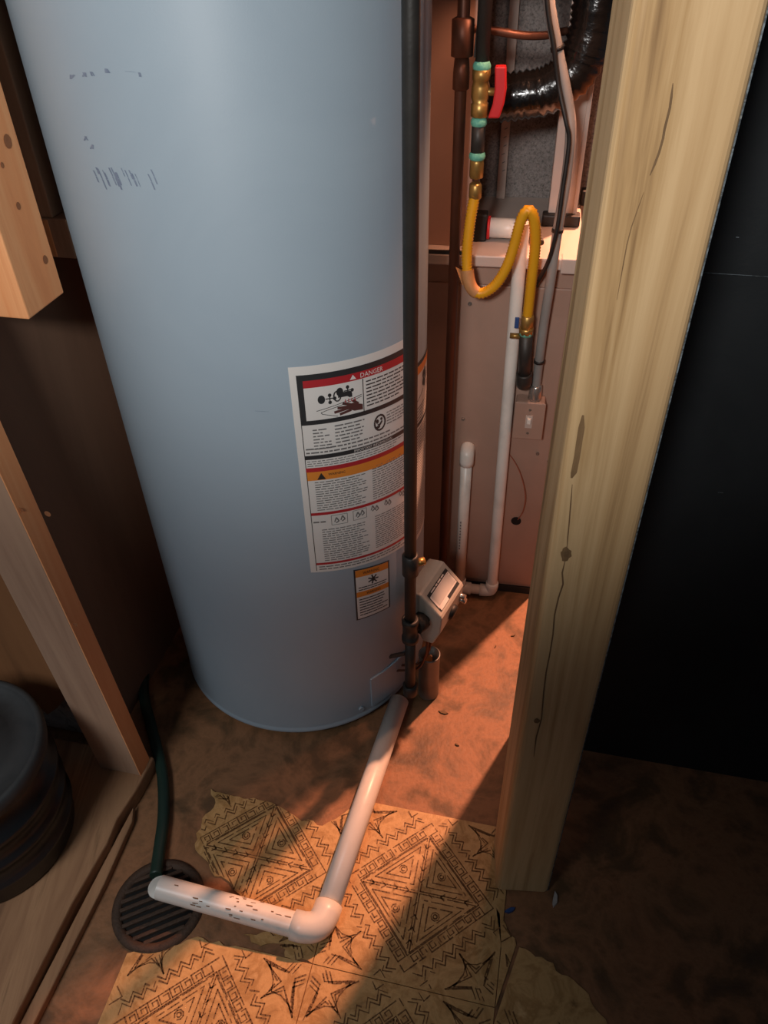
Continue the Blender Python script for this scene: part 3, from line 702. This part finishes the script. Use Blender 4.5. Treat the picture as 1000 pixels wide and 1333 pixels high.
# upper section: liner at the back, flanged left side, white column at the right
obj('filler_panel', MB().box(fp(FL, .02, ZL), FU*.115, FV*.004, Z*.43), 'metal_beige', fu)
obj('liner', MB().box(fp(.05, .315, ZL), FU*.25, FV*.006, Z*.43), 'liner', fu)
obj('side_panel', MB().box(fp(.045, .05, ZL), FU*.004, FV*.27, Z*.43), 'metal_beige', fu)
for u_, v_, w_ in ((.045, .17, .014), (.088, .30, .018)):
    obj('flange', MB().box(fp(u_, v_, ZL), FU*w_, FV*.012, Z*.43), 'metal_white', fu, bevel=.001)
mb = MB()
for k in range(9):
    p = fp(.093+random.uniform(0, .004), .299, ZL+.055+k*.016); mb.add([p, p+FU*.006+Z*.003, p+FU*.006+Z*.005, p+Z*.002], [(0, 1, 2, 3)])
stuff(obj('flange_marks', mb, 'ink_grey', fu, fix=False))
obj('column', MB().box(fp(.196, .157, ZL+.004), FU*.048, FV*.05, Z*.425), 'metal_white', fu, bevel=.002)
obj('column_lip', MB().box(fp(.2425, .154, ZL+.004), FU*.008, FV*.44, Z*.425), 'metal_white', fu, bevel=.001)
obj('bracket', MB().box(fp(.186, .140, ZL), FU*.072, FV*.03, Z*.022), 'rubber', fu, bevel=.003)
obj('bracket', MB().box(fp(.262, .27, ZL), FU*.02, FV*.03, Z*.03), 'rubber', fu, bevel=.003)
for px, py in ((715, 600), (612, 395), (700, 590), (603, 545)):
    p = onf(px, py); obj('screw_head', MB().tube([p+FV*.001, p-FV*.003], .004, 10), 'steel', fu)
hp = onf(672, 678); obj('wire_hole', MB().tube([hp+FV*.001, hp-FV*.0015], .0115, 20), 'hole', fu)
hp = onf(701, 375, .0)
# bolt and black box on the ledge
bb = fp(.055, .10, ZL)
tag(obj('relay_box', MB().box(fp(.055, .045, ZL), FU*.030, FV*.03, Z*.05), 'rubber', bevel=.003), 'small black box on the furnace ledge beside the yellow hose', 'box')
obj_rd = MB().box(fp(.0855, .048, ZL+.006), FU*.004, FV*.022, Z*.036)
ub = thing('trap_fitting', 'short white pipe fitting with a red ring lying on the furnace ledge', 'fitting', fp(.1, .06, ZL))
obj('fitting_body', MB().tube([fp(.09, .06, ZL+.022), fp(.16, .06, ZL+.022)], .018, 18), 'pvc', ub)
obj('red_ring', MB().tube([fp(.0855, .06, ZL+.022), fp(.0905, .06, ZL+.022)], .021, 18), 'red', ub)
tag(obj('cap_screw', MB().tube([onf(704, 322, .0)+FV*.03, onf(704, 322, 0)+FV*.03+Z*.001, fp(.187, .02, ZL+.012)], [.004, .005, .005], 8), 'iron'), 'small dark bolt on the furnace ledge below the black bracket', 'bolt')

# condensate pipes
def fpipe(pts, r, name, label, elbow=(), cat='pipe'): pass
cp = thing('condensate_pipe', 'white PVC condensate pipe standing against the furnace front with an open top', 'pipe', onf(640, 775, .04)*1)
c0 = onf(640, 768, .022); c0.z = .022; c1 = onf(668, 290, .022); c1 = Vector((c0.x-.006, c0.y+.004, c1.z))
r_ = .0125
ct = c1
mb = MB().tube([c0+Z*.01, ct], r_, 20, cap=False); mb.tube([ct, ct, ct-Z*.05, ct-Z*.06], [r_, r_*.8, r_*.8, .001], 20, cap=False)
obj('riser', mb, 'pvc', cp)
e0 = onf(598, 764, .022); e0.z = .022
dh = (e0-c0).normalized()
obj('run', MB().tube([c0+dh*.012, e0], r_, 18), 'pvc', cp)
def elb(p, da, db, par, s=1.25):
    pts = [p+da*.03, p+da*.029]+spline([p+da*.018, p+da*.006+db*.002, p+db*.006+da*.002, p+db*.018], 4)+[p+db*.029, p+db*.03]
    obj('elbow', MB().tube(pts, [r_*1.02]+[r_*s]*(len(pts)-2)+[r_*1.02], 18), 'pvc', par)
elb(c0, dh, Z, cp)
zt2 = onf(605, 590, .022).z; f1 = Vector((e0.x, e0.y, zt2))
obj('riser', MB().tube([e0, f1], r_, 18), 'pvc', cp)
elb(e0, -dh, Z, cp); elb(f1, -Z, FV, cp)
obj('inlet_stub', MB().tube([f1, f1+FV*.05], r_, 18), 'pvc', cp)
mb = MB()
for k in range(10):
    p = f1-Z*(.19+.009*k)-FV*(r_+.0004)-FU*.006; mb.add([p, p+FU*.003, p+FU*.0028+Z*.006, p+Z*.005], [(0, 1, 2, 3)])
stuff(obj('pipe_print', mb, 'ink_grey', cp, fix=False))

# copper pipe
q0 = on_plane(576, 745, F0-FV*.05, FV); q0 = Vector((q0.x, q0.y, 0))
cu = thing('copper_pipe', 'tarnished copper water pipe rising beside the water heater', 'pipe', q0)
obj('pipe', MB().tube([q0, q0+Z*2.2], .0095, 18), 'copper', cu)
zz = on_plane(597, 45, F0-FV*.05, FV).z
obj('coupling', MB().tube([q0+Z*(zz-.03), q0+Z*(zz-.028), q0+Z*(zz+.02), q0+Z*(zz+.023)], [.011, .017, .017, .011], 18), 'copper', cu)
obj('hex_fitting', MB().tube([q0+Z*(zz-.075), q0+Z*(zz-.073), q0+Z*(zz-.05), q0+Z*(zz-.03)], [.010, .013, .013, .011], 8), 'copper', cu)
obj('bracket_strap', MB().box(q0+Vector((.018, -.002, zz-.03)), (.006, 0, 0), (0, .004, 0), (.004, 0, .06)), 'iron', cu)
zz = onf(585, 327, .03).z
tag(obj('pipe_clip', MB().box(q0+Vector((-.045, .012, zz)), (.075, -.014, 0), (0, .006, 0), (0, 0, .006)), 'iron'), 'thin dark clip bar behind the copper pipe', 'clip')

# furnace gas line with ball valve
GO = .055
def gl(px, py): return onf(px, py, GO)
ga = gl(627, 95)
gx = Vector((ga.x, ga.y, 0))
def gzz(px, py): return gx+Z*gl(px, py).z
gg = thing('furnace_gas_line', 'black gas pipe with teal sealant, brass ball valve and red handle at the furnace', 'gas pipe', gzz(620, 240))
zs = [gl(627, y).z for y in (88, 152, 158, 203, 232, 243)]
obj('pipe', MB().tube([gx+Z*zs[0], gx+Z*2.2], .0107, 18), 'iron', gg)
def blobring(z, r, n=18):
    pts = [gx+Z*(z-.006), gx+Z*(z-.004), gx+Z*z, gx+Z*(z+.004), gx+Z*(z+.007)]
    return MB().tube(pts, [r*.9, r*1.05, r*1.12, r*1.04, r*.85], n)
obj('sealant', blobring(zs[0]+.002, .0125), 'teal', gg)
h0 = zs[1]; hh = zs[0]-zs[1]
vb = obj('ball_valve', MB().tube([gx+Z*h0, gx+Z*(h0+.001), gx+Z*(h0+hh*.28), gx+Z*(h0+hh*.3), gx+Z*(h0+hh*.42), gx+Z*(h0+hh*.62), gx+Z*(h0+hh*.74), gx+Z*(h0+hh*.76), gx+Z*(h0+hh*.97), gx+Z*(h0+hh*.98)], [.0125, .0140, .0140, .0120, .0145, .0145, .0120, .0140, .0140, .012], 8), 'brass', gg)
vm = gx+Z*(h0+hh*.52)
obj('stem', MB().tube([vm, vm+FU*.026], .006, 10), 'brass', vb)
hd = [vm+FU*.014-Z*.036, vm+FU*.020-Z*.016, vm+FU*.022+Z*.004, vm+FU*.020+Z*.036, vm+FU*.037+Z*.036, vm+FU*.040+Z*.004, vm+FU*.038-Z*.016, vm+FU*.032-Z*.036]
obj('red_handle', MB().extrude([p-FV*.009 for p in hd], FV*.018), 'red', vb, bevel=.0025)
obj('sealant', blobring(zs[2]-.001, .0118), 'teal', gg)
obj('nipple', MB().tube([gx+Z*zs[3], gx+Z*zs[2]], .0112, 18), 'iron', gg)
obj('sealant', blobring(zs[3], .0122), 'teal', gg)
obj('adapter', MB().tube([gx+Z*zs[4], gx+Z*(zs[4]+.002), gx+Z*(zs[3]-.01), gx+Z*(zs[3]-.004)], [.010, .0125, .0125, .011], 6), 'brass', gg)

# yellow corrugated connector
yk = [(616, 252, 0), (612, 290, .005), (608, 330, .01), (609, 358, .015), (615, 376, .02), (627, 382, .022), (645, 371, .022), (660, 347, .022), (670, 318, .02), (678, 288, .02), (687, 274, .02), (695, 284, .018), (697, 320, .012), (692, 365, .006), (687, 412, 0)]
yp = [onf(a, b, GO+c) for a, b, c in yk]; yp[0] = gx+Z*yp[0].z
yl = thing('gas_connector', 'yellow corrugated flexible gas hose looping to the furnace', 'gas hose', yp[5])
yp = resample(spline(yp, 10), .0026)
obj('corrugated_hose', MB().tube(yp, [(.0100 if i % 2 else .0080) for i in range(len(yp))], 16), 'yellow', yl)
ya, yb = yp[0], yp[-1]
obj('nut', MB().tube([ya-Z*.008, ya-Z*.006, ya+Z*.014, ya+Z*.018], [.009, .0115, .0115, .008], 6), 'brass', yl)
yd_ = (yp[-1]-yp[-4]).normalized()
obj('nut', MB().tube([yb-yd_*.004, yb-yd_*.002, yb+yd_*.026, yb+yd_*.028], [.009, .0125, .0125, .009], 6), 'brass', yl)
# paper sleeve on the bend
i0 = min(range(len(yp)), key=lambda i: (yp[i]-onf(609, 350, GO+.013)).length); i1 = min(range(len(yp)), key=lambda i: (yp[i]-onf(622, 382, GO+.02)).length)
sl_ = yp[i0:i1+1:2]
obj('paper_tag', MB().tube(sl_, [.0118-.0008*(k/len(sl_)) for k in range(len(sl_))], 12, cap=False), 'tag', yl)
obj('paper_flap', MB().add([sl_[0]-FU*.011-FV*.002, sl_[len(sl_)//2]-FU*.010-FV*.002, sl_[len(sl_)//2]-FU*.013-FV*.008, sl_[0]-FU*.02-FV*.006+Z*.006], [(0, 1, 2, 3)]), 'tag', yl, fix=False)

# pipe stub from connector into furnace
k0 = yb+yd_*.022
sb = thing('gas_inlet_pipe', 'black pipe stub and elbow taking the yellow gas hose into the furnace', 'gas pipe', onf(680, 505, .03))
kb = onf(682, 497, .04); kd = (kb-k0).normalized()
obj('fitting_ring', MB().tube([k0, k0+kd*.012], .0135, 8), 'brass', sb)
obj('sealant', MB().tube([k0+kd*.010, k0+kd*.016], .0128, 14), 'teal', sb)
obj('nipple', MB().tube([k0+kd*.012, kb], .0125, 18), 'iron', sb)
obj('elbow', MB().tube(spline([kb-kd*.02, kb, kb+FV*.014-Z*.008, kb+FV*.04-Z*.008], 5), .0155, 18), 'iron', sb)
wg = onf(668, 437, .05)
obj('wing_handle', MB().tube([wg-FU*.006, wg+FU*.014], .0055, 8), 'brass', sb)
tg = onf(673, 420, .05)
tag(obj('blue_tag', MB().box(tg-FU*.004-Z*.012, FU*.008, FV*.003, Z*.022), 'blue', bevel=.001), 'tiny blue tag at the lower end of the yellow gas hose', 'tag')

# switch box
b0 = onf(673, 512); b1 = onf(705, 560)
bw_ = (b1-b0).dot(FU); bh = b0.z-b1.z; bo = Vector((b0.x, b0.y, b1.z))
sw = thing('switch_box', 'metal electrical switch box with a toggle on the furnace front', 'switch', bo)
obj('box_body', MB().box(bo-FV*.034, FU*bw_, FV*.034, Z*bh), 'metal_beige', sw, bevel=.004)
obj('cover_plate', MB().box(bo-FV*.037-FU*.001-Z*.001, FU*(bw_+.002), FV*.003, Z*(bh+.002)), 'metal_beige', sw, bevel=.0015)
cm = bo-FV*.037+FU*bw_/2+Z*bh*.5
obj('toggle_plate', MB().box(cm-FU*.007-Z*.015-FV*.0015, FU*.014, FV*.0015, Z*.03), 'metal_white', sw)
obj('toggle', MB().box(cm-FU*.004-FV*.010-Z*.001, FU*.008, FV*.01, Z*.011), 'pvc', sw, bevel=.001)
for s_ in (-1, 1): obj('cover_screw', MB().tube([cm+Z*s_*bh*.33, cm+Z*s_*bh*.33-FV*.002], .0028, 8), 'steel', sw)

# conduit and cable
co = lambda px, py, o_: onf(px, py, o_)
boxtop = bo-FV*.018+FU*bw_*.62+Z*bh
cpts = [co(708, -60, .03), co(716, 10, .02), co(727, 70, .01), co(740, 135, .01), co(743, 175, .015), co(737, 235, .02), co(726, 300, .03), co(717, 365, .035), co(707, 430, .03), boxtop+Z*.03, boxtop]
cd = thing('electrical_conduit', 'grey flexible conduit dropping past the black duct to the switch box', 'conduit', boxtop)
cs = spline(cpts, 8)
obj('conduit_tube', MB().tube(cs, .0088, 14), 'conduit', cd)
obj('connector', MB().tube([boxtop-Z*.002, boxtop+Z*.004, boxtop+Z*.03, boxtop+Z*.034], [.012, .014, .0125, .010], 8), 'steel', cd)
for px, py, o_ in ((727, 58, .0), (724, 300, .03), (703, 470, .02)):
    i = min(range(len(cs)), key=lambda i: (cs[i]-co(px, py, o_)).length); i = min(max(i, 1), len(cs)-2)
    d = (cs[i+1]-cs[i-1]).normalized(); obj('cable_tie', MB().tube([cs[i]-d*.003, cs[i]+d*.003], .0105, 12), 'rubber', cd)
bpts = [co(709, -60, .045), co(713, 10, .04), co(721, 60, .035), co(727, 110, .03), co(737, 158, .04), co(741, 185, .04), co(733, 245, .045), co(725, 300, .05), co(714, 340, .045), co(701, 365, .03), co(698, 372, .0)]
tag(obj('black_cable', MB().tube(spline(bpts, 8), .0036, 10), 'rubber'), 'thin black cable tied along the grey conduit', 'cable')
tpts = [co(600, 35, -.02), co(648, 41, -.03), co(680, 46, -.04), co(710, 46, -.06), co(738, 40, -.08)]
tag(obj('refrigerant_tube', MB().tube(spline(tpts, 6), .0062, 12), 'copper'), 'thin horizontal copper tube behind the grey conduit', 'tube')
wpts = [onf(657, 585, .004), onf(668, 598, .006), onf(678, 618, .012), onf(684, 645, .016), onf(681, 665, .010), onf(674, 677, .0)]
tag(obj('thin_wire', MB().tube(spline(wpts, 6), .0012, 8), 'wire'), 'thin reddish wire looping into the round hole in the furnace front', 'wire')

# black flexible duct
do = -.075
dpts = [onf(790, -75, do), onf(782, -40, do), onf(772, 30, do), onf(752, 88, do), onf(715, 116, do), onf(680, 124, do), onf(645, 128, do), onf(600, 132, do)]
dpath = resample(spline(dpts, 14), .0055)
rr = random.Random(2)
duct = tag(obj('flexible_duct', MB().tube(dpath, [(.0385 if i % 2 else .0345)+rr.uniform(-.0012, .0012) for i in range(len(dpath))], 26), 'foil'), 'wrinkled glossy black flexible duct curving above the furnace ledge', 'duct')

# storage rack beyond the furnace, seen in the gap beside the post
WQ = uv(0, 2.35)
def wp(px, py): return on_plane(px, py, WQ, V)
k0, k1 = wp(772, 40), wp(850, 40)
ku = k0.dot(U); kw = (k1-k0).dot(U); kz = k0.z; kz2 = wp(790, 122).z
rk = thing('storage_rack', 'dark metal storage rack behind the furnace', 'rack', uv(ku+kw/2, 2.5, 0))
for z_ in (kz, kz2): obj('shelf', MB().box(uv(ku, 2.35, z_-.012), U*kw, V*.3, Z*.012), 'conduit' if z_ == kz else 'iron', rk)
for du, dv in ((0, 0), (kw-.02, 0), (0, .28), (kw-.02, .28)): obj('upright', MB().box(uv(ku+du, 2.35+dv, 0), U*.02, V*.02, Z*(kz+.25)), 'iron', rk)
tag(obj('grey_carton', MB().box(uv(ku+.03, 2.37, kz), U*(kw-.06), V*.22, Z*.2), 'conduit', bevel=.004), 'pale grey carton on the rack behind the furnace', 'box')
jc = wp(790, 100); jc = uv(jc.dot(U), 2.45, kz2)
jg = thing('blue_jug', 'blue plastic jug on the rack behind the furnace', 'jug', jc)
obj('jug_body', MB().lathe([(0, 0), (.05, 0), (.056, .01), (.056, .085), (.04, .105), (.02, .112), (.02, .12), (0, .12)], jc, 24), 'blue', jg)
obj('jug_cap', MB().lathe([(0, .118), (.024, .118), (.024, .138), (0, .138)], jc, 16), 'rubber', jg)

# small litter on the floor
def litter(name, px, py, L_, ang, m, label, cat, group=None, hgt=.003):
    c = on_floor(px, py); d = Vector((math.cos(R(ang)), math.sin(R(ang)), 0)); n = Vector((-d.y, d.x, 0)); rn = random.Random(int(px))
    poly = [c-d*L_*.5, c-d*L_*.2-n*L_*.16*rn.uniform(.6, 1.4), c+d*L_*.25-n*L_*.12, c+d*L_*.5+n*L_*.08, c+d*L_*.15+n*L_*.14*rn.uniform(.6, 1.5), c-d*L_*.25+n*L_*.1]
    tag(obj(name, MB().extrude(poly, Z*hgt), m), label, cat, group)
litter('wood_scrap', 577, 928, .022, -25, 'knot', 'curled dark wood scrap on the lit floor near the foot of the can', 'scrap')
for px, py, l, a_ in ((595, 970, .010, -40), (668, 828, .011, 10), (645, 842, .009, 60)):
    litter('wood_speck', px, py, l, a_, 'knot', 'tiny dark speck of wood on the lit floor between can and post', 'scrap', 'dark specks on the lit floor')
litter('plastic_scrap', 664, 1186, .02, 10, 'blue', 'small blue plastic scrap on the floor at the foot of the timber post', 'scrap', hgt=.006)
litter('plaster_chip', 722, 1172, .028, 70, 'concrete', 'pale plaster chip on the dark floor at the corner of the timber post', 'chip', hgt=.006)
